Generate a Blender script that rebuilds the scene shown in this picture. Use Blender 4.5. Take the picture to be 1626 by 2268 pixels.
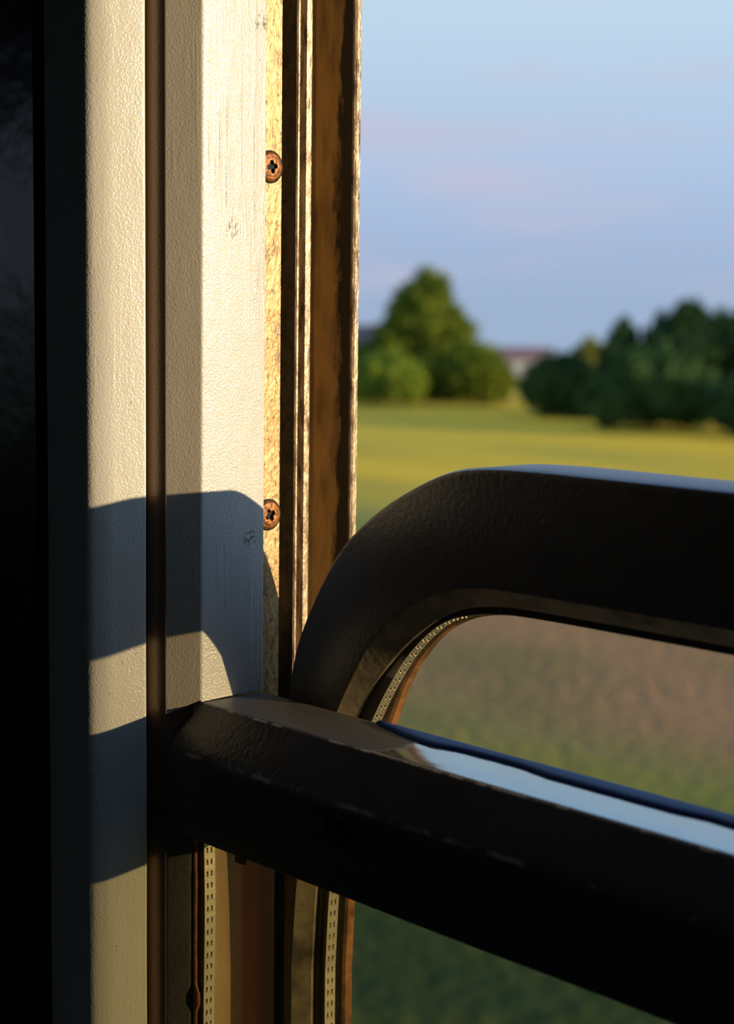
import bpy, bmesh, math, random
import numpy as np
from mathutils import Matrix, Vector, noise

random.seed(4); rng = np.random.default_rng(4)
for o in list(bpy.data.objects): bpy.data.objects.remove(o)
S = bpy.context.scene
COL = S.collection

# ------------------------------------------------------------------ camera
cd = bpy.data.cameras.new('camera'); cam = bpy.data.objects.new('camera', cd); COL.objects.link(cam)
Rt = ((0.66332, -0.09323, 0.74251), (0.74826, 0.06681, -0.66004), (0.01193, 0.99340, 0.11400))
cam.matrix_world = Matrix(((Rt[0][0], Rt[0][1], Rt[0][2], 0), (Rt[1][0], Rt[1][1], Rt[1][2], -.48),
                           (Rt[2][0], Rt[2][1], Rt[2][2], 0), (0, 0, 0, 1)))
cd.sensor_fit = 'VERTICAL'; cd.sensor_height = 24.0; cd.lens = 4000 / 2268 * 24
cd.clip_start = .01; cd.clip_end = 6000
cd.dof.use_dof = True; cd.dof.focus_distance = .83; cd.dof.aperture_fstop = 6.0
S.camera = cam

# ------------------------------------------------------------------ light
SUN_K, SUN_M = .48, .142            # towards the sun: (1, K, M)
W = bpy.data.worlds.new('sky'); S.world = W; W.use_nodes = True
wn = W.node_tree.nodes; wl = W.node_tree.links; wn.clear()
wo = wn.new('ShaderNodeOutputWorld'); wb = wn.new('ShaderNodeBackground')
tc = wn.new('ShaderNodeTexCoord'); sx = wn.new('ShaderNodeSeparateXYZ'); wl.new(tc.outputs['Generated'], sx.inputs[0])
rp = wn.new('ShaderNodeValToRGB'); wl.new(sx.outputs['Z'], rp.inputs[0])
e = rp.color_ramp.elements
e[0].position = 0.0; e[0].color = (.34, .45, .63, 1)
e[1].position = 1.0; e[1].color = (.09, .27, .66, 1)
for p, c in ((.04, (.39, .50, .71, 1)), (.08, (.44, .57, .78, 1)), (.16, (.53, .69, .84, 1)), (.40, (.36, .62, 1.02, 1))):
    k = rp.color_ramp.elements.new(p); k.color = c
mp = wn.new('ShaderNodeMapping'); mp.inputs['Scale'].default_value = (5, 5, 34); wl.new(tc.outputs['Generated'], mp.inputs[0])
nz = wn.new('ShaderNodeTexNoise'); nz.inputs['Scale'].default_value = 1.0; nz.inputs['Detail'].default_value = 3; wl.new(mp.outputs[0], nz.inputs['Vector'])
nr = wn.new('ShaderNodeMapRange'); nr.inputs[1].default_value = .54; nr.inputs[2].default_value = .80; nr.inputs[4].default_value = .8; wl.new(nz.outputs[0], nr.inputs[0])
wm = wn.new('ShaderNodeMix'); wm.data_type = 'RGBA'; wl.new(nr.outputs[0], wm.inputs['Factor'])
wl.new(rp.outputs[0], wm.inputs['A']); wm.inputs['B'].default_value = (.58, .53, .66, 1)
wl.new(wm.outputs['Result'], wb.inputs[0]); wb.inputs[1].default_value = 1.0; wl.new(wb.outputs[0], wo.inputs[0])

sd = bpy.data.lights.new('sun', 'SUN'); sun = bpy.data.objects.new('sun', sd); COL.objects.link(sun)
sd.energy = 4.9; sd.color = (1.0, .77, .45); sd.angle = math.radians(.55)
sun.rotation_euler = Vector((1, SUN_K, SUN_M)).to_track_quat('Z', 'Y').to_euler(); sun.location = (3, 1.5, .5)
S.view_settings.view_transform = 'Standard'; S.view_settings.look = 'None'
S.view_settings.exposure = 0.0; S.view_settings.gamma = 1.0; S.view_settings.use_curve_mapping = False

# ------------------------------------------------------------------ material helpers
class N:
    def __init__(s, name):
        s.m = bpy.data.materials.new(name); s.m.use_nodes = True
        s.t = s.m.node_tree; s.t.nodes.clear(); s.out = s.n('OutputMaterial')
        s.co = s.n('TexCoord').outputs['Object']
    def n(s, k, **kw):
        x = s.t.nodes.new('ShaderNode' + k)
        for a, b in kw.items(): setattr(x, a, b)
        return x
    def set(s, sock, v):
        if hasattr(v, 'is_output') or isinstance(v, bpy.types.NodeSocket): s.t.links.new(v, sock)
        else:
            if isinstance(v, tuple) and len(v) == 3 and sock.type == 'RGBA': v = v + (1,)
            sock.default_value = v
    def noise(s, scale, detail=3, vec=(1, 1, 1), rough=.5):
        m = s.n('Mapping'); s.set(m.inputs['Scale'], vec); s.set(m.inputs[0], s.co)
        x = s.n('TexNoise'); s.set(x.inputs['Vector'], m.outputs[0])
        x.inputs['Scale'].default_value = scale; x.inputs['Detail'].default_value = detail; x.inputs['Roughness'].default_value = rough
        return x.outputs[0]
    def rng(s, v, a, b, c=0., d=1.):
        x = s.n('MapRange'); s.set(x.inputs[0], v)
        for i, q in enumerate((a, b, c, d)): x.inputs[i + 1].default_value = q
        return x.outputs[0]
    def mix(s, f, a, b):
        x = s.n('Mix'); x.data_type = 'RGBA'; s.set(x.inputs['Factor'], f); s.set(x.inputs['A'], a); s.set(x.inputs['B'], b)
        return x.outputs['Result']
    def math(s, op, a, b=0.):
        x = s.n('Math'); x.operation = op; s.set(x.inputs[0], a); s.set(x.inputs[1], b); return x.outputs[0]
    def sep(s):
        x = s.n('SeparateXYZ'); s.set(x.inputs[0], s.co); return x.outputs
    def near(s, p, r):
        v = s.n('VectorMath'); v.operation = 'DISTANCE'; s.set(v.inputs[0], s.co); v.inputs[1].default_value = p
        return s.rng(v.outputs['Value'], r, r * .3)
    def bump(s, h, dist, strength=1., prev=None):
        x = s.n('Bump'); s.set(x.inputs['Height'], h); x.inputs['Distance'].default_value = dist; x.inputs['Strength'].default_value = strength
        if prev is not None: s.set(x.inputs['Normal'], prev)
        return x.outputs[0]
    def bsdf(s, col, rough=.5, metal=0., nrm=None, spec=.5, coat=0.):
        b = s.n('BsdfPrincipled'); s.set(b.inputs['Base Color'], col); s.set(b.inputs['Roughness'], rough); s.set(b.inputs['Metallic'], metal)
        b.inputs['Specular IOR Level'].default_value = spec; b.inputs['Coat Weight'].default_value = coat
        b.inputs['Coat Roughness'].default_value = .12
        if nrm is not None:
            s.set(b.inputs['Normal'], nrm)
            if coat: s.set(b.inputs['Coat Normal'], nrm)
        s.t.links.new(b.outputs[0], s.out.inputs[0]); return s.m

def simple(name, col, rough=.5, metal=0., bs=0, bd=0, spec=.5, col2=None, ns=60):
    n = N(name); c = n.mix(n.rng(n.noise(ns, 4), .4, .65), col, col2) if col2 else col
    return n.bsdf(c, rough, metal, n.bump(n.noise(bs, 3), bd) if bs else None, spec)

def paint(name, col, spots=(), brushed=.00022):
    n = N(name)
    orange = n.bump(n.noise(1150, 2, (1, .8, .8)), .00024)
    orange = n.bump(n.noise(2300, 1), .00007, prev=orange)
    x_, y_, z_ = n.sep()
    brush = n.math('MULTIPLY', n.rng(n.noise(420, 2, (1, 1, .03)), .48, .66), n.rng(n.noise(16, 2, (1, 1, .6)), .5, .62))
    streak = n.bump(brush, brushed, prev=orange)
    big = n.bump(n.noise(60, 2, (1, 1, .5)), .0005, prev=streak)
    c = n.mix(n.rng(n.noise(22, 4, (1, 1, .4)), .45, .75, 0, .22), col, (col[0] * .8, col[1] * .76, col[2] * .68))
    sp = n.rng(n.noise(420, 3), .735, .78)
    c = n.mix(sp, c, (.16, .11, .07))
    for p, r in spots:
        f = n.math('MULTIPLY', n.near(p, r), n.rng(n.noise(500, 4), .48, .56)); c = n.mix(f, c, (.12, .085, .05))
    return n.bsdf(c, .34, 0, big, .5, .55)
M = {}
M['chamfer'] = paint('shaded_chamfer_paint', (.43, .39, .32))  # darker cream: the chamfer's shade is put into its colour
M['cream'] = paint('cream_paint', (.60, .585, .54), (((-.6679, .029, .034), .006), ((-.6679, .0455, .128), .006), ((-.6679, .040, -.110), .005)))
M['trim'] = paint('trim_paint', (.66, .64, .58), (), .00005)
M['bead'] = simple('bead_paint', (.17, .105, .06), .28, 0, 900, .0003)
n = N('grey_paint')
x, y, z = n.sep()
edge1 = n.rng(n.math('ABSOLUTE', n.math('SUBTRACT', z, -.1852)), .0011, .0004)
edge2 = n.rng(n.math('ABSOLUTE', n.math('SUBTRACT', z, -.2072)), .0014, .0006)
sc1 = n.math('MULTIPLY', n.math('MULTIPLY', edge1, n.rng(y, .0150, .0137)), n.rng(n.noise(60, 5, (1, 1, 1)), .50, .56))
sc2 = n.math('MULTIPLY', edge2, n.rng(n.noise(45, 5), .56, .62))
c = n.mix(n.rng(n.noise(40, 4), .4, .7), (.11, .10, .095), (.085, .078, .07))
c = n.mix(n.math('MAXIMUM', sc1, n.math('MULTIPLY', sc2, .6)), c, (.85, .66, .50))
M['grey'] = n.bsdf(c, .30, 0, n.bump(n.noise(380, 3), .0003), .5)
M['sashpaint'] = simple('sash_paint', (.085, .083, .085), .36, 0, 380, .00025, .5, (.105, .098, .09), 40)
M['bevel'] = simple('worn_bevel', (.30, .24, .15), .42, .2, 300, .0003, .5, (.10, .08, .055), 60)
n = N('brown_reveal'); x, y, z = n.sep()
c = n.mix(n.rng(n.noise(30, 4, (1, 1, .3)), .4, .65), (.34, .22, .09), (.20, .11, .045))
c = n.mix(n.rng(y, .040, .046), c, (.42, .15, .07))
M['lowreveal'] = n.bsdf(c, .42, 0, n.bump(n.noise(200, 3, (1, 1, .2)), .0004), .4)
n = N('worn_brass')
d = n.rng(n.noise(420, 5, (1, 1, .6), .7), .53, .62); d2 = n.rng(n.noise(95, 4, (1, 1, .5)), .58, .7)
c = n.mix(n.rng(n.noise(120, 4), .35, .7), (.56, .38, .18), (.40, .22, .07))
c = n.mix(n.math('MAXIMUM', n.math('MULTIPLY', d, .85), n.math('MULTIPLY', d2, .7)), c, (.07, .04, .02))
M['brass'] = n.bsdf(c, .42, .25, n.bump(n.noise(450, 4, (1, 1, .6)), .0005), .6)
n = N('brushed_ridge')
c = n.mix(n.rng(n.noise(260, 4, (1, 1, .3)), .45, .66), (.50, .38, .25), (.12, .07, .035))
M['ridge'] = n.bsdf(c, .38, .3, n.bump(n.noise(600, 3, (1, 1, .35)), .0006), .6)
n = N('stained_channel')
x, y, z = n.sep()
blk = n.rng(n.math('ADD', x, n.rng(n.noise(42, 5, (1, 1, .35), .7), .3, .7, -.006, .006)), -.6845, -.6815)
c = n.mix(n.rng(n.noise(140, 4, (1, 1, .25)), .42, .7), (.46, .29, .10), (.22, .13, .045))
c = n.mix(blk, c, (.010, .007, .005))
M['channel'] = n.bsdf(c, .45, 0, n.bump(n.noise(500, 3, (1, 1, .4)), .0004), .4)
M['dark'] = simple('dark_rubber', (.012, .012, .012), .5, 0, 200, .0003)
M['skysheen2'] = simple('sky_sheen_sash_top', (.55, .62, .74), .22, .8, 70, .00025, .6)  # bluish sheen of the sky put into the sash top's colour
M['seal'] = simple('blue_seal', (.014, .065, .27), .6, 0, 90, .0003, .12)
n = N('metallic_sky_top'); x, y, z = n.sep()
dirt_and_reflection = n.rng(n.math('ADD', x, n.rng(n.noise(60, 4), .3, .7, -.004, .004)), -.546, -.550)  # left end painted dark and dull for the sash stile's reflection
c = n.mix(dirt_and_reflection, (.66, .72, .80), (.16, .145, .13))  # pale blue of the reflected sky put into the colour
M['skysheen'] = n.bsdf(c, n.rng(dirt_and_reflection, 0, 1, .15, .5), n.rng(dirt_and_reflection, 0, 1, .92, 0), n.bump(n.noise(70, 3), .0002), .6)
M['alu'] = simple('spacer_aluminium', (.78, .68, .52), .32, .8, 300, .00015)
M['rust'] = simple('rusty_sealant', (.26, .105, .035), .5, 0, 260, .0006, .3, (.09, .04, .015), 120)
n = N('rusty_screw')
c = n.mix(n.rng(n.noise(420, 4), .42, .6), (.36, .13, .025), (.12, .04, .012))
M['screw'] = n.bsdf(c, .45, .35, n.bump(n.noise(700, 3), .0004), .5)
M['hole'] = simple('recess_shade', (.01, .006, .004), .8)  # near-black colour stands in for the shade inside recesses and pits
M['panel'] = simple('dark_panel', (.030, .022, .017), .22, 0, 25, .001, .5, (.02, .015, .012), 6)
M['trimdark'] = simple('trim_inner_face', (.13, .14, .16), .5, 0, 300, .0003)
M['room'] = simple('interior_lining', (.020, .017, .016), .6, 0, 40, .0005)
M['body'] = simple('carriage_body', (.10, .16, .09), .4)

def glass(name, tint, dirt_and_reflection):
    n = N(name); g = n.n('NewGeometry'); d = n.n('VectorMath'); d.operation = 'DOT_PRODUCT'
    n.set(d.inputs[0], g.outputs['Incoming']); n.set(d.inputs[1], g.outputs['Normal'])
    c = n.math('SUBTRACT', 1., n.math('ABSOLUTE', d.outputs['Value']))
    fr = n.math('ADD', n.math('MULTIPLY', n.math('POWER', c, 5.), .92), .045)
    tr = n.n('BsdfTransparent'); n.set(tr.inputs[0], tint)
    gl = n.n('BsdfGlossy'); gl.inputs['Roughness'].default_value = .015; n.set(gl.inputs[0], (.95, .97, .93))
    a = n.n('MixShader'); n.set(a.inputs[0], fr); n.t.links.new(tr.outputs[0], a.inputs[1]); n.t.links.new(gl.outputs[0], a.inputs[2])
    df = n.n('BsdfDiffuse'); n.set(df.inputs[0], (.5, .42, .28))
    b = n.n('MixShader'); n.set(b.inputs[0], n.rng(n.noise(14, 5, (1, 1, 1), .7), .35, .8, dirt_and_reflection * .5, dirt_and_reflection * 2))
    n.t.links.new(a.outputs[0], b.inputs[1]); n.t.links.new(df.outputs[0], b.inputs[2]); n.t.links.new(b.outputs[0], n.out.inputs[0])
    return n.m
M['glass_sash'] = glass('sash_glass', (.975, .965, .93), .012)
M['glass_fix'] = glass('fixed_glass', (.95, .95, .885), .012)

# ------------------------------------------------------------------ mesh helpers
def link(name, me, mat, parent=None, **props):
    o = bpy.data.objects.new(name, me); COL.objects.link(o)
    if mat is not None and not me.materials: me.materials.append(mat)
    if parent is not None: o.parent = parent
    for k, v in props.items(): o[k] = v
    return o
def mesh(name, V, F, mat, parent=None, smooth=False, **props):
    me = bpy.data.meshes.new(name); me.from_pydata([tuple(map(float, v)) for v in V], [], F); me.validate()
    bm = bmesh.new(); bm.from_mesh(me); bmesh.ops.remove_doubles(bm, verts=bm.verts, dist=1e-7)
    bmesh.ops.recalc_face_normals(bm, faces=bm.faces); bm.to_mesh(me); bm.free()
    if smooth:
        for p in me.polygons: p.use_smooth = True
    return link(name, me, mat, parent, **props)
def empty(name, loc=(0, 0, 0), **props):
    o = bpy.data.objects.new(name, None); COL.objects.link(o); o.location = loc; o.empty_display_size = .1
    for k, v in props.items(): o[k] = v
    return o
def box(name, a, b, mat, parent=None, **props):
    (x0, y0, z0), (x1, y1, z1) = a, b
    V = [(x, y, z) for x in (x0, x1) for y in (y0, y1) for z in (z0, z1)]
    return mesh(name, V, [(0, 1, 3, 2), (4, 6, 7, 5), (0, 4, 5, 1), (2, 3, 7, 6), (0, 2, 6, 4), (1, 5, 7, 3)], mat, parent, **props)
def fillet(P, rad, seg=5):
    """closed 2-D polygon, rad {index: radius}"""
    out = []
    for i, p in enumerate(P):
        r = rad.get(i, 0)
        if not r: out.append(p); continue
        p = Vector(p); a = (Vector(P[i - 1]) - p).normalized(); b = (Vector(P[(i + 1) % len(P)]) - p).normalized()
        for k in range(seg + 1):
            t = k / seg; q = (p + a * r) * (1 - t) ** 2 + p * 2 * t * (1 - t) + (p + b * r) * t * t
            out.append((q.x, q.y))
    return out
def extrude(name, prof, s0, s1, axis, mat, parent=None, nseg=1, wob=0., smooth=True, **props):
    """prof: closed polygon; axis 'Z' -> prof = (X, Y); axis 'X' -> prof = (Y, Z). s0/s1 numbers or functions of the profile point."""
    V = []; F = []; m = len(prof)
    for i in range(nseg + 1):
        t = i / nseg
        for j, p in enumerate(prof):
            a = s0(p) if callable(s0) else s0; b = s1(p) if callable(s1) else s1
            s = a + (b - a) * t; w = wob * noise.noise(Vector((s * 9, p[0] * 4, p[1] * 4)))
            V.append((p[0] + w, p[1], s) if axis == 'Z' else (s, p[0], p[1] + w))
    for i in range(nseg):
        for j in range(m):
            k = (j + 1) % m; F.append((i * m + j, i * m + k, (i + 1) * m + k, (i + 1) * m + j))
    F.append(tuple(range(m))); F.append(tuple(nseg * m + j for j in range(m)))
    o = mesh(name, V, F, mat, parent, **props)
    if smooth:
        for p in o.data.polygons: p.use_smooth = len(p.vertices) == 4
        o.data.set_sharp_from_angle(angle=math.radians(28))
    return o
def mirx(P, xm): return [(2 * xm - p[0], p[1]) for p in P]

XM = -.065                          # middle of the window
ZB, ZT = -1.0, .50                  # bottom and top of the frame
# ------------------------------------------------------------------ carriage shell (setting)
OX0, OX1 = -.760, 2 * XM + .760
def slab(name, y0, y1, mat):
    x0, x1, z0, z1 = -8.0, 4.0, -1.55, .85
    V = []; F = []
    for y in (y0, y1):
        V += [(x0, y, z0), (x1, y, z0), (x1, y, z1), (x0, y, z1), (OX0, y, ZB), (OX1, y, ZB), (OX1, y, ZT), (OX0, y, ZT)]
    for k in (0, 8):
        for i in range(4): j = (i + 1) % 4; F.append((k + i, k + j, k + 4 + j, k + 4 + i))
    for i in range(4): j = (i + 1) % 4; F.append((i, j, 8 + j, 8 + i)); F.append((4 + i, 4 + j, 12 + j, 12 + i))
    return mesh(name, V, F, mat, kind='structure')
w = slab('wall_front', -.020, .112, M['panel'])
X0R, X1R = -8.0, 4.0
wins = [(-6.0, -4.4), (1.6, 2.9)]; zb_, zt_ = -.35, .50
V = []; F = []                      # opposite wall with two windows
bxs = [X0R, -6.0, -4.4, 1.6, 2.9, X1R]; bzs = [-1.55, zb_, zt_, .85]
for y in (-2.7, -2.6):
    for z in bzs:
        for x in bxs: V.append((x, y, z))
def vi(k, j, i): return k * 24 + j * 6 + i
for k in (0, 1):
    for j in range(3):
        for i in range(5):
            if j == 1 and i in (1, 3): continue
            F.append((vi(k, j, i), vi(k, j, i + 1), vi(k, j + 1, i + 1), vi(k, j + 1, i)))
for i in (1, 3):
    F += [(vi(0, 1, i), vi(1, 1, i), vi(1, 1, i + 1), vi(0, 1, i + 1)), (vi(0, 2, i), vi(1, 2, i), vi(1, 2, i + 1), vi(0, 2, i + 1)),
          (vi(0, 1, i), vi(1, 1, i), vi(1, 2, i), vi(0, 2, i)), (vi(0, 1, i + 1), vi(1, 1, i + 1), vi(1, 2, i + 1), vi(0, 2, i + 1))]
mesh('wall_back', V, F, M['room'], kind='structure')
for wi, (a_, b_) in enumerate(wins):
    o = mesh('window_%d' % (wi + 2), [(a_, -2.65, zb_), (b_, -2.65, zb_), (b_, -2.65, zt_), (a_, -2.65, zt_)], [(0, 1, 2, 3)], M['glass_sash'], kind='structure')
box('wall_left', (X0R - .1, -2.7, -1.55), (X0R, .112, .85), M['room'], kind='structure')
box('wall_right', (X1R, -2.7, -1.55), (X1R + .1, .112, .85), M['room'], kind='structure')
box('floor', (X0R - .1, -2.7, -1.62), (X1R + .1, .112, -1.55), M['room'], kind='structure')
box('ceiling', (X0R - .1, -2.7, .85), (X1R + .1, .112, .92), M['room'], kind='structure')
# painted trim standing proud of the wall, left of the window
TR = fillet([(-.683, -.0085), (-.6885, -.0266), (-.6930, -.0330), (-.7190, -.0388), (-.7215, -.0360), (-.7215, -.0195), (-.700, -.0195), (-.700, .0)], {0: .0012, 1: .004, 2: .003, 3: .001}, 6)
t1 = empty('trim_1', (-.70, -.02, ZB), kind='structure'); 
def sub(o, parent):                 # parent without moving
    o.parent = parent; o.matrix_parent_inverse = parent.matrix_world.inverted() if False else Matrix.Translation(-Vector(parent.location))
    return o
sub(extrude('reveal_trim', TR, ZB, ZT, 'Z', M['trim'], nseg=60, wob=.0006, label='cream painted trim lit by the sun'), t1)
extrude('trim_2', mirx(TR, XM), ZB, ZT, 'Z', M['trim'], kind='structure')
box('trim_3', (OX0, -.036, ZT - .03), (OX1, .0, ZT + .03), M['trim'], kind='structure')
box('trim_4', (OX0, -.036, ZB - .02), (OX1, .0, ZB + .03), M['trim'], kind='structure')

# ------------------------------------------------------------------ window_1 : the fixed frame
win = empty('window_1', (-.67, .04, ZB), kind='structure')
def P_(o): return sub(o, win)
XR = -.6679; TT = -.1850; TZ0 = -.2455            # reveal plane, transom top
# bead in the groove
bd = [(-.6865 + .0077 * math.cos(a), .0051 - .0077 * math.sin(a)) for a in np.linspace(math.radians(38), math.radians(90), 12)] + [(-.700, -.0026), (-.700, .014), (-.6805, .014)]
P_(extrude('rounded_edge', bd, ZB, ZT, 'Z', M['bead'], nseg=30, wob=.0002, label='brown rounded inner edge of the jamb'))
# upper jamb cover (chamfer + reveal)
cov = [(-.6790, 0.), (XR, .0120), (XR, .0484), (XR - .0034, .0487), (XR - .0034, .016), (-.684, .004), (-.684, .001)]
def cz(p): return TT + .0012 + max(0, (.0120 - p[1])) * -.60 if p[1] < .012 else TT + .0012 + .0011 * math.sin(p[1] * 400)
cv = fillet(cov, {1: .0012, 2: .0007}, 4)
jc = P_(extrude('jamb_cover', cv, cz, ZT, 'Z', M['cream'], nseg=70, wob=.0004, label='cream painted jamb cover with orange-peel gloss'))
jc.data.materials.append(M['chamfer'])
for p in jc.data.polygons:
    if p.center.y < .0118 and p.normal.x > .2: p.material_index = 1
# screw strip, ridge, channel, rim
XS = -.6810
stripP = P_(extrude('screw_strip', [(XS, .0170), (XS, .0682), (-.725, .0682), (-.725, .0170)], TZ0 + .005, ZT, 'Z', M['brass'], nseg=1, label='pitted brass-coloured track strip'))
XD = -.725                          # back of the frame
strip = [(XS, .0170), (XS, .0677), (XS - .0005, .0682), (XD, .0682), (XD, .0170)]
P_(extrude('groove_floor', [(-.700, .0682), (-.700, .0773), (XD, .0773), (XD, .0682)], ZB, ZT, 'Z', M['dark']))
rid = [(XD, .0773), (-.6835, .0773), (-.6818, .0777), (-.6811, .0784), (-.6810, .0792), (-.6816, .0794), (-.6880, .0795), (-.6880, .0830), (-.6816, .0831), (-.6810, .0834), (-.6808, .0850), (-.6810, .0866), (-.6816, .0869), (XD, .0869)]
rg = P_(extrude('guide_ridge', rid, ZB, ZT, 'Z', M['ridge'], nseg=60, wob=.00012))
rg.data.materials.append(simple('shaded_groove_wall', (.075, .068, .058), .5, 0, 400, .0004, .4, (.03, .026, .02), 200))  # darker than the ridge: the unlit side's shade is in the colour
for p in rg.data.polygons:
    if p.normal.y < -.9 and p.center.y < .0778: p.material_index = 1
P_(extrude('guide_channel', [(XD, .0869), (-.7035, .0869), (-.7035, .1015), (-.7000, .1025), (-.7000, .1050), (-.6975, .1062), (-.6735, .1066), (-.6735, .1080), (XD, .1080)], ZB, ZT, 'Z', M['channel'], nseg=1, label='brown guide channel with black stain'))
P_(extrude('outer_rim', [(-.6735, .1060), (-.6725, .1064), (-.6718, .1075), (-.6720, .1100), (-.6735, .1112), (XD, .1112), (XD, .1080), (-.6735, .1080)], ZB, ZT, 'Z', M['ridge'], nseg=60, wob=.00015))
# the same on the far right side, plain
for nm, q, mt in (('jamb_cover', cov, 'cream'), ('screw_strip', [(XS, .0170), (XS, .0682), (-.725, .0682), (-.725, .0170)], 'brass'), ('guide_ridge', rid, 'ridge'),
                  ('guide_channel', [(-.7035, .0869), (-.7035, .106), (-.6735, .106), (-.6735, .1080), (-.725, .1080), (-.725, .0869)], 'channel'),
                  ('outer_rim', [(-.725, .1080), (-.672, .1080), (-.672, .1112), (-.725, .1112)], 'brass')):
    P_(extrude(nm, mirx(q, XM), TT, ZT, 'Z', M[mt]))
XE = 2 * XM - XR
P_(extrude('frame_head', [(0., ZT), (.0, .482), (.014, .474), (.111, .474), (.111, ZT)], -.725, 2 * XM + .725, 'X', M['cream']))
P_(extrude('frame_sill', [(0., ZB), (.0, ZB + .03), (.014, ZB + .04), (.111, ZB + .04), (.111, ZB)], -.725, 2 * XM + .725, 'X', M['grey']))
P_(box('frame_filler', (OX0, .001, ZB), (-.7245, .111, ZT), M['grey']))
P_(box('frame_filler', (2 * XM + .7245, .001, ZB), (OX1, .111, ZT), M['grey']))

# screw with a cross recess; axis +X for the strip, -Y for the transom
def screw(name, c, axis, r, parent, label, mat, ang=0.):
    bm = bmesh.new(); K = 36; ofs = ang - math.radians(15)
    def ring(rad, h): return [bm.verts.new((rad * math.cos(2 * math.pi * i / K + ofs), rad * math.sin(2 * math.pi * i / K + ofs), h)) for i in range(K)]
    r0 = ring(r, -.0012); r1 = ring(r, .0006); r2 = ring(r * .88, .0015); r3 = ring(r * .62, .0019)
    for a, b in ((r0, r1), (r1, r2), (r2, r3)):
        for i in range(K): j = (i + 1) % K; bm.faces.new((a[i], a[j], b[j], b[i]))
    s, l = r * .13, r * .46
    cr = [(l, -s), (l, s), (s * 1.5, s * 1.5), (s, l), (-s, l), (-s * 1.5, s * 1.5), (-l, s), (-l, -s), (-s * 1.5, -s * 1.5), (-s, -l), (s, -l), (s * 1.5, -s * 1.5)]
    cr = [(x * math.cos(ang) - y * math.sin(ang), x * math.sin(ang) + y * math.cos(ang)) for x, y in cr]
    c1 = [bm.verts.new((x, y, .0019)) for x, y in cr]; c2 = [bm.verts.new((x * .75, y * .75, .0003)) for x, y in cr]
    for i in range(12):
        for q in range(3): bm.faces.new((c1[i], r3[(3 * i + q) % K], r3[(3 * i + q + 1) % K]))
        bm.faces.new((c1[i], r3[(3 * i + 3) % K], c1[(i + 1) % 12]))
    hf = [bm.faces.new((c1[i], c1[(i + 1) % 12], c2[(i + 1) % 12], c2[i])) for i in range(12)] + [bm.faces.new(c2)]
    for f_ in hf: f_.material_index = 1
    q = Vector(axis).to_track_quat('Z', 'Y').to_matrix().to_4x4()
    bmesh.ops.transform(bm, matrix=Matrix.Translation(c) @ q, verts=bm.verts)
    bmesh.ops.recalc_face_normals(bm, faces=bm.faces)
    me = bpy.data.meshes.new(name); bm.to_mesh(me); bm.free()
    o = link(name, me, mat); me.materials.append(M['hole']); o['label'] = label; o.parent = parent; o.matrix_parent_inverse = Matrix.Translation(-Vector(win.location)) @ Matrix.Translation((0, 0, 0))
    return o
def gap_ring(c, axis, r0, r1, parent, mat):
    K = 32; V = []; F = []
    for i in range(K):
        a = 2 * math.pi * i / K
        for rr, h in ((r0, -.0002), (r0, .0004), (r1, .0001)): V.append((rr * math.cos(a), rr * math.sin(a), h))
    for i in range(K):
        j = (i + 1) % K; F += [(3 * i, 3 * j, 3 * j + 1, 3 * i + 1), (3 * i + 1, 3 * j + 1, 3 * j + 2, 3 * i + 2)]
    q = Matrix.Translation(c) @ Vector(axis).to_track_quat('Z', 'Y').to_matrix().to_4x4()
    o = mesh('screw_seat', [q @ Vector(v) for v in V], F, mat); o.parent = parent; o.matrix_parent_inverse = Matrix.Translation(-Vector(win.location))
    return o
def sub_of(o, part):                # part itself sits at the window's origin with an inverse, so undo both
    o.parent = part; o.matrix_parent_inverse = Matrix.Identity(4); return o
for zc, lb, an in ((.0643, 'rusty cross-head screw, upper one on the strip', .15), (-.1016, 'rusty cross-head screw, lower one beside the shadow', .5)):
    s_ = screw('screw', (XS, .0612, zc), (1, 0, 0), .0068, stripP, lb, M['screw'], an); sub_of(s_, stripP)
    g_ = gap_ring((XS, .0612, zc), (1, 0, 0), .0067, .0078, stripP, M['hole']); sub_of(g_, stripP)

# transom rail: mitred at the left end, screw pocket in its front face
SC = (-.5555, -.217); SR = .0088
def tx(y): return -.6788 + .0109 * min(1., max(0., y / .0120))
bm = bmesh.new()
prof = fillet([(0., TZ0), (0., -.2070), (.0120, TT), (.0486, TT), (.0486, TZ0)], {1: .005, 2: .0016, 3: .001}, 5)
xr = XE
NS = 60
rows = []
for i in range(NS + 1):
    t = i / NS
    rows.append([bm.verts.new((tx(p[0]) * (1 - t) + xr * t, p[0], p[1])) for p in prof])
front = []                          # the flat front: between the last and the first profile points up to the fillet
for i in range(NS):
    for j in range(len(prof)):
        k = (j + 1) % len(prof)
        if j == 0: continue
        bm.faces.new((rows[i][j], rows[i][k], rows[i + 1][k], rows[i + 1][j]))
bm.faces.new(rows[0]); bm.faces.new(rows[-1])
loop = [r[0] for r in rows] + [r[1] for r in rows[::-1]]
K = 32
ho = [bm.verts.new((SC[0] + SR * math.cos(2 * math.pi * i / K), 0, SC[1] + SR * math.sin(2 * math.pi * i / K))) for i in range(K)]
hb = [bm.verts.new((v.co.x, .0035, v.co.z)) for v in ho]
ed = []
for L in (loop, ho):
    for i in range(len(L)):
        a, b = L[i], L[(i + 1) % len(L)]; ed.append(bm.edges.get((a, b)) or bm.edges.new((a, b)))
bmesh.ops.triangle_fill(bm, use_beauty=True, edges=ed, normal=(0, -1, 0))
for i in range(K): j = (i + 1) % K; bm.faces.new((ho[i], ho[j], hb[j], hb[i]))
bm.faces.new(hb)
bmesh.ops.recalc_face_normals(bm, faces=bm.faces)
me = bpy.data.meshes.new('transom_rail'); bm.to_mesh(me); bm.free()
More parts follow.
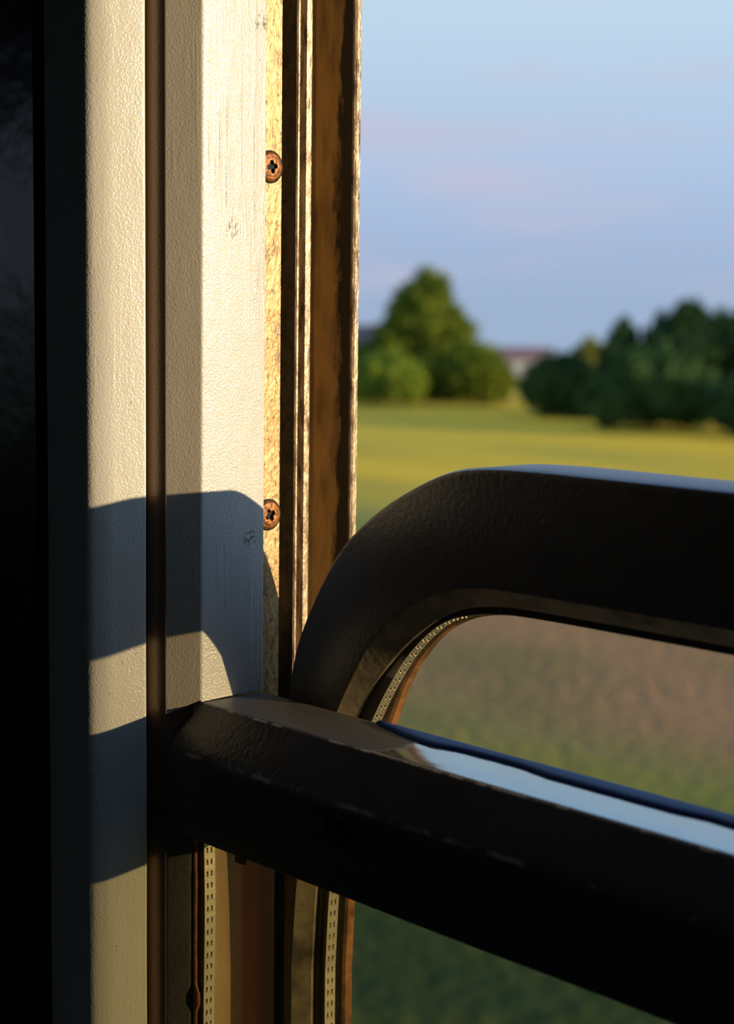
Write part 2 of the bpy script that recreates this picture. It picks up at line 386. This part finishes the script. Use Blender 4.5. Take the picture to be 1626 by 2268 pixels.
for p in me.polygons:
    p.use_smooth = len(p.vertices) == 4
    if p.normal.z > .95 and abs(p.center.z - TT) < .001: p.material_index = 1
me.set_sharp_from_angle(angle=math.radians(28))
me.materials.append(M['grey']); me.materials.append(M['skysheen'])
transom = P_(link('transom_rail', me, M['grey'], label='dark grey transom rail with chipped edge'))
sub_of(screw('screw', (SC[0] + .0005, .0025, SC[1]), (0, -1, 0), .0062, transom, 'dark screw sunk in the rail', M['dark'], .2), transom)
# blue-black seal lip along the back of the transom top, wavy front edge
ctrl = [(-.585, .0470), (-.5754, .0431), (-.559, .0395), (-.5398, .0368), (-.530, .0400), (-.5157, .0408), (-.4918, .0411), (-.4731, .0378), (-.4574, .0377), (-.4335, .0374), (-.4122, .0373), (-.3952, .0395), (-.383, .0383), (-.33, .037), (-.2, .039), (.1, .038), (.4, .039), (XE, .038)]
cxs = [c_[0] for c_ in ctrl]; cys = [c_[1] for c_ in ctrl]
V = []; F = []; NQ = 220
for i in range(NQ + 1):
    x = -.585 + (XE + .585) * i / NQ; yf = float(np.interp(x, cxs, cys)) + .0006 * noise.noise(Vector((x * 90, 0, 0)))
    V += [(x, .0488, TT - .001), (x, .0488, TT + .0012), (x, yf + .002, TT + .0013), (x, yf, TT + .0007), (x, yf, TT - .0005)]
for i in range(NQ):
    for j in range(5): k = (j + 1) % 5; F.append((5 * i + j, 5 * i + k, 5 * i + 5 + k, 5 * i + 5 + j))
F += [(0, 1, 2, 3, 4), tuple(5 * NQ + j for j in range(5))]
sub_of(mesh('seal_lip', V, F, M['seal'], smooth=True, label='dark blue-black seal along the rail top'), transom)

# lower fixed light: frame edge, gasket, double glazing with perforated spacer
low = fillet([(-.6790, 0.), (-.6702, .0085), (-.6712, .0100), (-.700, .0100), (-.700, 0.)], {0: .001, 1: .002}, 4)
P_(extrude('lower_jamb', low, ZB, lambda p: -.2452 if p[0] > -.6788 else -.20, 'Z', M['grey'], nseg=60, wob=.0004, label='brushed dark lower jamb edge'))
# torn glazing gasket
V = []; F = []; NQ = 160
for i in range(NQ + 1):
    z = ZB + (-.2455 - ZB) * i / NQ; w_ = .0009 * noise.noise(Vector((z * 120, 3, 0))) + (.0022 if abs(z + .3285) < .004 else 0)
    V += [(-.672, .0088, z), (-.6692 + w_, .0090, z), (-.6688 + w_, .0104, z), (-.6725, .0118, z)]
for i in range(NQ):
    for j in range(4): k = (j + 1) % 4; F.append((4 * i + j, 4 * i + k, 4 * i + 4 + k, 4 * i + 4 + j))
P_(mesh('glazing_gasket', V, F, M['rust'], smooth=True, label='torn dirty glazing gasket'))
P_(extrude('rail_gasket', [(.0075, TZ0 + .001), (.0075, TZ0 - .0042), (.0095, TZ0 - .0052), (.0118, TZ0 - .0052), (.0118, TZ0 + .001)], -.668, XE, 'X', simple('greenish_gasket', (.34, .29, .19), .6, 0, 200, .0006), nseg=80, wob=.0006, label='greenish rubber strip under the rail'))
P_(box('rail_gasket', (-.6345 + .0, .0062, TZ0 - .0068), (-.6285, .0082, TZ0 + .0005), M['dark']))
P_(box('lower_reveal', (-.725, .0226, ZB), (-.6830, .0682, TZ0 + .004), M['lowreveal'], label='brown painted reveal behind the lower glazing'))
GX0, GX1 = -.676, 2 * XM + .676
P_(box('glass_pane', (GX0, .0120, ZB + .03), (GX1, .0140, TZ0 + .01), M['glass_fix']))
P_(box('glass_pane', (GX0, .0205, ZB + .03), (GX1, .0225, TZ0 + .01), M['glass_fix']))

def spacer(name, path, y0, y1, pitch, mat, close_back=.0025):
    """perforated spacer bar along a 2-D path (X, Z); its perforated face looks to the path's left-hand side given by nrm"""
    P = np.array(path, float); d = np.r_[0, np.cumsum(np.hypot(*np.diff(P, axis=0).T))]
    ncell = int(d[-1] / pitch)
    def at(s):
        x = np.interp(s, d, P[:, 0]); z = np.interp(s, d, P[:, 1]); e_ = .002
        tx_ = np.interp(s + e_, d, P[:, 0]) - np.interp(s - e_, d, P[:, 0]); tz_ = np.interp(s + e_, d, P[:, 1]) - np.interp(s - e_, d, P[:, 1])
        l = math.hypot(tx_, tz_) or 1; return x, z, tz_ / l, -tx_ / l      # normal: to the right of travel
    us = (0, .38, .64, .84, 1.); vs = (0, .22, .36, .60, .74, 1.)
    V = []; F = []; DK = []
    def vert(s, v, h):
        x, z, nx, nz = at(s); V.append((x + nx * h, y0 + (y1 - y0) * v, z + nz * h)); return len(V) - 1
    for c in range(ncell):
        s0 = c * pitch
        hh = {}
        for i, u in enumerate(us):
            for j, v in enumerate(vs):
                h = 0.
                if i == 3 and j in (1, 2, 3, 4): h = 0.
                hh[i, j] = vert(s0 + u * pitch, v, h)
        for i in range(4):
            for j in range(5):
                q = (hh[i, j], hh[i + 1, j], hh[i + 1, j + 1], hh[i, j + 1])
                if i == 1 and j in (1, 3):
                    b = [vert(s0 + us[a] * pitch, vs[b_], -.0011) for a, b_ in ((i, j), (i + 1, j), (i + 1, j + 1), (i, j + 1))]
                    for m_ in range(4): F.append((q[m_], q[(m_ + 1) % 4], b[(m_ + 1) % 4], b[m_]))
                    F.append(tuple(b)); DK.extend(range(len(F) - 5, len(F)))
                    w1 = [vert(s0 + us[1] * pitch, vs[b_], .00055) for b_ in (j, j + 1)]; w0 = [vert(s0 + us[1] * .45 * pitch, vs[b_], .00002) for b_ in (j, j + 1)]
                    F.append((w0[0], w0[1], w1[1], w1[0])); F.append((w1[0], w1[1], hh[1, j + 1], hh[1, j])); F.append((w0[0], w1[0], hh[1, j])); F.append((w0[1], w1[1], hh[1, j + 1]))
                else: F.append(q)
        # body behind the face
        b0 = [vert(s0, 0, 0), vert(s0 + pitch, 0, 0), vert(s0 + pitch, 0, -close_back), vert(s0, 0, -close_back)]
        b1 = [vert(s0, 1, 0), vert(s0 + pitch, 1, 0), vert(s0 + pitch, 1, -close_back), vert(s0, 1, -close_back)]
        F.append(tuple(b0)); F.append(tuple(b1)); F.append((b0[2], b0[3], b1[3], b1[2]))
    me = bpy.data.meshes.new(name); me.from_pydata([tuple(map(float, v)) for v in V], [], F)
    o = link(name, me, mat); me.materials.append(M['hole'])
    for k_ in DK: me.polygons[k_].material_index = 1
    return o
zz = [(-.6684 + .0004 * math.sin(z * 60), z) for z in np.linspace(-.55, TZ0 + .002, 60)]
P_(spacer('glazing_spacer', zz, .0141, .0204, .0057, M['alu']))['label'] = 'perforated metal spacer inside the lower glazing'
P_(box('spacer_sealant', (-.676, .0141, ZB + .04), (-.6712, .0204, TZ0 + .005), M['dark']))

# ------------------------------------------------------------------ lowered sash
sash = empty('window_sash', (XM, .07, ZB + .05), label='dark grey round-cornered window sash slid down behind the transom rail', category='window sash')
def resample(pts, n, k=4):
    P = np.array(pts, float)
    for _ in range(k):              # Chaikin smoothing keeps the ends
        Q = [P[0]]
        for a, b in zip(P[:-1], P[1:]): Q += [a * .75 + b * .25, a * .25 + b * .75]
        P = np.array(Q + [P[-1]])
    d = np.r_[0, np.cumsum(np.hypot(*np.diff(P, axis=0).T))]; s = np.linspace(0, d[-1], n)
    return np.c_[np.interp(s, d, P[:, 0]), np.interp(s, d, P[:, 1])]
cO = [(-.661, -.30), (-.661, -.225), (-.6591, -.188), (-.6533, -.161), (-.6400, -.1372), (-.6258, -.1156), (-.6119, -.1022), (-.5937, -.0895), (-.5762, -.0803), (-.5537, -.0706), (-.5347, -.0672), (-.505, -.0660), (-.47, -.0660)]
cI = [(-.6533, -.32), (-.6500, -.270), (-.6400, -.226), (-.6232, -.1905), (-.617, -.1788), (-.6077, -.1640), (-.5985, -.1500), (-.5809, -.135), (-.558, -.1235), (-.5333, -.1175), (-.50, -.1172), (-.46, -.1172)]
cJ = [(-.6476, -.32), (-.6445, -.270), (-.6350, -.226), (-.6177, -.1911), (-.6103, -.1788), (-.5981, -.1650), (-.5833, -.1500), (-.5570, -.1320), (-.5276, -.1256), (-.495, -.1252), (-.46, -.1252)]
cS = [(-.6418, -.32), (-.6390, -.270), (-.6290, -.226), (-.6108, -.1922), (-.6038, -.1803), (-.5949, -.1675), (-.5860, -.1560), (-.5702, -.1420), (-.5560, -.1350), (-.5314, -.1300), (-.50, -.1292), (-.46, -.1292)]
cB = [(-.6385, -.32), (-.6360, -.270), (-.6265, -.226), (-.6085, -.1944), (-.6040, -.1842), (-.5975, -.1704), (-.5873, -.1570), (-.5715, -.1420), (-.5422, -.1312), (-.50, -.1302), (-.46, -.1302)]
NC = 46
def half(c):
    r = resample(c, NC); return np.vstack([[(c[0][0], ZB + .05)], r, [(XM, c[-1][1])]])
def full(c):
    h = half(c); m = h[::-1].copy(); m[:, 0] = 2 * XM - m[:, 0]; return np.vstack([h, m[1:]])
O_, I_, J_, S_, B_ = map(full, (cO, cI, cJ, cS, cB))
def sweep(name, secs, mat, closed=True, **props):
    """secs: list of (curve array, offset towards the inside, Y)"""
    m = len(secs); n_ = len(secs[0][0]); V = []; F = []
    for i in range(n_):
        for c, off, y in secs:
            a = c[max(0, i - 1)]; b = c[min(n_ - 1, i + 1)]; t = (b - a) / (np.hypot(*(b - a)) or 1)
            V.append((c[i][0] + t[1] * off, y, c[i][1] - t[0] * off))
    for i in range(n_ - 1):
        for j in range(m if closed else m - 1):
            k = (j + 1) % m; F.append((i * m + j, i * m + k, (i + 1) * m + k, (i + 1) * m + j))
    o = mesh(name, V, F, mat)
    for p in o.data.polygons: p.use_smooth = True
    o.data.set_sharp_from_angle(angle=math.radians(32))
    for k, v in props.items(): o[k] = v
    return sub(o, sash)
SF = sweep('sash_frame', [(O_, 0, .088), (O_, 0, .0585), (O_, .0008, .0562), (O_, .0030, .0550), (I_, -.0015, .0550), (I_, 0, .0552), (I_, -.0008, .0600), (J_, -.006, .0650), (J_, -.006, .0760), (J_, -.016, .088)], M['sashpaint'])
SF.data.materials.append(M['skysheen2'])
for p in SF.data.polygons:
    if p.normal.z > .86 and p.center.z > -.075 and p.center.y > .0565: p.material_index = 1
sweep('inner_bevel', [(I_, .0001, .0553), (J_, -.0008, .0622), (J_, 0, .0630), (J_, 0, .0651), (J_, -.004, .0651), (I_, -.0006, .0590)], M['bevel'], label='worn beige inner bevel of the sash')
sweep('spacer_sealant', [(J_, -.004, .0669), (S_, -.0002, .0669), (S_, -.0003, .0736), (J_, -.004, .0736)], M['dark'], label='black sealant border of the sash glass')
sweep('outer_bead', [(J_, -.006, .0754), (B_, -.0005, .0754), (B_, .0008, .0765), (B_, .0004, .0810), (J_, -.008, .0850)], M['rust'], label='rust-brown outer glazing bead')
def sheet(name, c, y0, y1, mat):
    V = [(p[0], y, p[1]) for y in (y0, y1) for p in c]; n_ = len(c)
    F = [tuple(range(n_)), tuple(range(n_, 2 * n_))] + [(i, (i + 1) % n_, n_ + (i + 1) % n_, n_ + i) for i in range(n_)]
    return sub(mesh(name, V, F, mat), sash)
Jc = J_.copy(); Jc[:, 0] += np.sign(Jc[:, 0] - XM) * .004; Jc[:, 1] += .003
Jc = [p for p in Jc]
sheet('glass_pane', Jc, .0652, .0667, M['glass_sash'])
sheet('glass_pane', Jc, .0737, .0753, M['glass_sash'])
sub(spacer('glazing_spacer', [(x, z) for x, z in half(cS)], .0670, .0735, .0057, M['alu']), sash)['label'] = 'perforated metal spacer curving round the corner'
sub(box('sash_bottom_rail', (-.661, .055, ZB + .041), (2 * XM + .661, .083, ZB + .10), M['sashpaint']), sash)

# ------------------------------------------------------------------ outside: ground
def gz(x, y):
    if y < 3: z = -2.9
    elif y < 12: z = -2.9 - 5.1 * (y - 3) / 9
    else: z = -8
    if y > 112: z -= (y - 112) * .040
    return z + (.10 * noise.noise(Vector((x * .15, y * .15, 0))) if 12 < y < 100 else 0)
xs = np.r_[-3000, -1500, -800, -500, np.arange(-300, 151, 6), 300, 800, 1500, 3000]
ys = np.r_[-1500, -300, -40, -6, 3, 5, 7.5, 10, 12, np.arange(14, 112, 2), 112, 140, 200, 300, 600, 1200, 2500]
V = [(x, y, gz(x, y)) for y in ys for x in xs]; nx_ = len(xs)
F = [(j * nx_ + i, j * nx_ + i + 1, (j + 1) * nx_ + i + 1, (j + 1) * nx_ + i) for j in range(len(ys) - 1) for i in range(nx_ - 1)]
n = N('field'); x, y, z = n.sep()
wv = n.rng(n.noise(.06, 3, (.5, 1, 1)), .3, .7, -4, 4); yy = n.math('ADD', y, wv)
gold = n.mix(n.rng(n.noise(.10, 4, (.35, 1.6, 1)), .40, .62), (.98, .60, .045), (.72, .48, .05))
gold = n.mix(n.rng(n.noise(.05, 2, (.4, 1.0, 1)), .52, .66), gold, (.48, .42, .06))
olive = n.mix(n.rng(n.noise(.3, 3, (.5, 1, 1)), .4, .6), (.38, .33, .07), (.25, .27, .055))
soil = n.mix(n.rng(n.noise(.2, 3, (.5, 1, 1)), .4, .62), (.58, .31, .15), (.40, .27, .11))
dgreen = n.mix(n.rng(n.noise(.6, 3, (.5, 1, 1)), .4, .62), (.085, .13, .06), (.13, .16, .06))
c = n.mix(n.rng(yy, 46, 58), olive, gold)
c = n.mix(n.rng(yy, 38, 34), c, soil)
c = n.mix(n.rng(yy, 23.5, 20.5), c, olive)
c = n.mix(n.rng(yy, 18, 16), c, dgreen)
field = n.bsdf(c, .95, 0, n.bump(n.noise(3, 4), .4), .1)
mesh('ground', V, F, field, kind='structure')

# ------------------------------------------------------------------ outside: trees and bushes
def leafmat(name, a, b):
    n = N(name); c = n.mix(n.rng(n.noise(.55, 4), .38, .62), a, b)
    d = n.n('BsdfDiffuse'); n.set(d.inputs[0], c); t = n.n('BsdfTranslucent'); n.set(t.inputs[0], c)
    mx = n.n('MixShader'); mx.inputs[0].default_value = .25; n.t.links.new(d.outputs[0], mx.inputs[1]); n.t.links.new(t.outputs[0], mx.inputs[2])
    n.t.links.new(mx.outputs[0], n.out.inputs[0]); return n.m
LM = {'olive': leafmat('olive_leaves', (.22, .26, .03), (.12, .17, .025)), 'bright': leafmat('bright_leaves', (.29, .36, .045), (.17, .24, .035)),
      'dark': leafmat('dark_leaves', (.042, .085, .030), (.06, .12, .042)), 'mid': leafmat('mid_leaves', (.10, .17, .05), (.055, .11, .035)),
      'yellow': leafmat('yellow_leaves', (.30, .28, .06), (.20, .22, .05))}
BARK = simple('bark', (.09, .06, .04), .9, 0, 6, .02)
def plant(name, base, blobs, mat, nleaf, label, cat, leaf=.34, trunk=.16, group=None):
    root = empty(name, base, label=label, category=cat)
    if group: root['group'] = group
    V = []; F = []
    vol = np.array([b[1][0] * b[1][1] * b[1][2] for b in blobs]) ** .67; share = vol / vol.sum()
    for bi, (c, r) in enumerate(blobs):
        # dense heart of the crown
        bm = bmesh.new(); bmesh.ops.create_icosphere(bm, subdivisions=3, radius=1)
        o0 = len(V)
        for v in bm.verts:
            q = v.co.copy(); k = .80 + .28 * noise.noise(q * 2.3 + Vector((bi * 7.1, base[0], 0)))
            V.append((c[0] + q.x * r[0] * k, c[1] + q.y * r[1] * k, c[2] + q.z * r[2] * k))
        F += [tuple(o0 + v.index for v in f.verts) for f in bm.faces]; bm.free()
        m = int(nleaf * share[bi])
        d = rng.normal(size=(m, 3)); d /= np.linalg.norm(d, axis=1)[:, None]
        for q in d:
            k = (.86 + .28 * noise.noise(Vector(q) * 2.3 + Vector((bi * 7.1, base[0], 0)))) * (1 + .16 * rng.normal() * .6)
            p = np.array([c[0] + q[0] * r[0] * k, c[1] + q[1] * r[1] * k, c[2] + q[2] * r[2] * k])
            a = rng.normal(size=3); a /= np.linalg.norm(a); b = np.cross(a, rng.normal(size=3)); b /= np.linalg.norm(b)
            s = leaf * rng.uniform(.6, 1.3); o0 = len(V)
            V += [tuple(p - a * s), tuple(p - b * s * .45), tuple(p + a * s), tuple(p + b * s * .45)]; F.append((o0, o0 + 1, o0 + 2, o0 + 3))
    me = bpy.data.meshes.new('foliage'); me.from_pydata([tuple(map(float, v)) for v in V], [], F)
    link('foliage', me, mat, root)
    top = max(b[0][2] for b in blobs); TV = []; TF = []
    def limb(p0, p1, r0, r1):
        p0, p1 = Vector(p0), Vector(p1); d = (p1 - p0).normalized(); a = d.orthogonal().normalized(); b = d.cross(a); o0 = len(TV)
        for p, rr in ((p0, r0), (p1, r1)):
            for i in range(8): TV.append(tuple(p + (a * math.cos(i * math.pi / 4) + b * math.sin(i * math.pi / 4)) * rr))
        for i in range(8): j = (i + 1) % 8; TF.append((o0 + i, o0 + j, o0 + 8 + j, o0 + 8 + i))
        TF.append(tuple(o0 + i for i in range(8))); TF.append(tuple(o0 + 8 + i for i in range(8)))
    limb((0, 0, -.3), (0, 0, top * .6), trunk, trunk * .7)
    for c, r in blobs: limb((0, 0, top * .3), c, trunk * .6, trunk * .25)
    mt = bpy.data.meshes.new('trunk'); mt.from_pydata(TV, [], TF); link('trunk', mt, BARK, root)
    return root
# along the line of sight the view axis runs (-.74, .66); "across" = (.66, .75)
def A(u, z, w=0):  # offset across the view by u, height z, away by w
    return (.664 * u - .742 * w, .748 * u + .660 * w, z)
plant('tree', (-111.6, 105, -8), [(A(-.3, 7.0), (3.1, 3.1, 3.0)), (A(.3, 8.9), (2.1, 2.0, 2.2)), (A(-2.2, 5.2), (2.2, 2.2, 2.4)), (A(2.3, 5.4), (2.2, 2.2, 2.6)), (A(.6, 3.0), (3.4, 3.0, 2.8)), (A(1.8, 1.2), (3.0, 2.4, 1.4))], LM['olive'], 9000,
      'tall olive-green tree with a domed crown, left part of the treeline', 'tree')
plant('bush', (-107.4, 97, -7.75), [(A(0, 2.1), (2.5, 2.4, 2.1)), (A(-1.8, 1.8), (2.2, 2.2, 1.9)), (A(1.6, 1.5), (1.6, 1.6, 1.6))], LM['bright'], 4500,
      'light green rounded bush in front of the tall olive tree', 'bush')
plant('bush', (-103.8, 104, -8), [(A(-.6, 2.7), (2.3, 2.2, 2.4)), (A(1.0, 2.1), (1.8, 1.8, 2.0)), (A(-1.6, 2.9), (1.6, 1.6, 2.1))], LM['olive'], 4500,
      'olive-green bush beside the tall tree, on its right', 'bush')
plant('bush', (-101.0, 109.5, -8.1), [(A(0, 1.7), (1.2, 1.2, 1.7))], LM['yellow'], 1200,
      'small yellow-green bush in the gap between olive and dark bushes', 'bush')
plant('bush', (-89.6, 98, -7.9), [(A(-.8, 2.2), (2.2, 2.2, 2.2)), (A(.6, 2.8), (1.8, 1.8, 1.8)), (A(1.2, 1.5), (2.4, 2.2, 1.7))], LM['mid'], 4500,
      'dark green bush right of the gap with the far house', 'bush')
plant('bush', (-97.6, 110.5, -8.2), [(A(0, 3.6), (1.6, 1.6, 2.0))], LM['yellow'], 1800,
      'pale yellowish bush peeping out behind the dark bushes', 'bush')
plant('tree', (-80.8, 101, -8), [(A(0, 4.8), (3.4, 3.0, 3.2)), (A(.3, 7.1), (1.5, 1.5, 1.5)), (A(-4.3, 4.0), (1.5, 1.5, 3.0)), (A(-4.3, 6.3), (.7, .7, 1.1)), (A(3.4, 5.4), (2.6, 2.6, 2.5)), (A(-2.3, 3.2), (2.6, 2.5, 2.8))], LM['dark'], 9000,
      'dark green spreading tree with two small peaks at the right', 'tree')
plant('tree', (-70.6, 108, -8), [(A(0, 4.6), (3.6, 3.4, 3.6)), (A(3.5, 5.0), (3.0, 3.0, 3.2)), (A(-1.0, 6.9), (1.7, 1.7, 1.4))], LM['dark'], 7000,
      'dark green tree at the right edge of the view', 'tree')
plant('bush', (-76.4, 92.6, -7.7), [(A(0, 2.6), (3.0, 2.8, 2.6)), (A(2.2, 2.0), (2.6, 2.4, 2.1)), (A(-2.4, 1.7), (2.2, 2.2, 1.8))], LM['mid'], 5000,
      'rounded green bush in front of the dark spreading tree', 'bush')
plant('bush', (-68.6, 92.5, -7.8), [(A(0, 1.8), (2.8, 2.4, 2.0)), (A(2.6, 2.0), (2.4, 2.4, 2.2))], LM['dark'], 4000,
      'low dark bush at the foot of the right edge tree', 'bush')
plant('bush', (-119.5, 106, -8), [(A(0, 2.4), (2.6, 2.4, 2.4)), (A(-3, 2.0), (2.6, 2.4, 2.2))], LM['mid'], 3500,
      'green bush half hidden behind the window jamb edge', 'bush')

# ------------------------------------------------------------------ outside: far houses
RT = simple('roof_tiles', (.24, .12, .11), .8); RD = simple('dark_roof', (.05, .05, .07), .8); WT = simple('white_render', (.42, .42, .46), .8); WI = simple('house_window', (.02, .025, .03), .2)
def house(loc, w_, d_, h_, rh, roof, label, ang):
    root = empty('house', loc, label=label, category='house'); root.rotation_euler = (0, 0, ang)
    box('house_wall', (-w_ / 2, -d_ / 2, -1.5), (w_ / 2, d_ / 2, h_), WT, root)
    V = [(-w_ / 2 - .5, -d_ / 2 - .5, h_), (w_ / 2 + .5, -d_ / 2 - .5, h_), (w_ / 2 + .5, d_ / 2 + .5, h_), (-w_ / 2 - .5, d_ / 2 + .5, h_), (-w_ / 2 + d_ * .25, 0, h_ + rh), (w_ / 2 - d_ * .25, 0, h_ + rh)]
    mesh('roof', V, [(0, 1, 5, 4), (2, 3, 4, 5), (1, 2, 5), (3, 0, 4), (0, 3, 2, 1)], roof, root)
    for i in (-1, 1):
        box('window', (i * w_ * .25 - .5, -d_ / 2 - .06, h_ * .35), (i * w_ * .25 + .5, -d_ / 2 + .1, h_ * .35 + 1.3), WI, root)
    box('chimney', (w_ * .12, -.3, h_ + rh * .5), (w_ * .12 + .5, .3, h_ + rh + .7), WT, root)
    return root
A0 = math.atan2(.748, .664)
house((-210, 220, gz(-210, 220)), 13, 8, 3.6, 2.0, RT, 'far house with a reddish roof in the gap of the treeline', A0)
house((-250.5, 220, gz(-250, 220)), 11, 9, 5.6, 3.0, RD, 'far house with a dark roof beside the window jamb', A0)
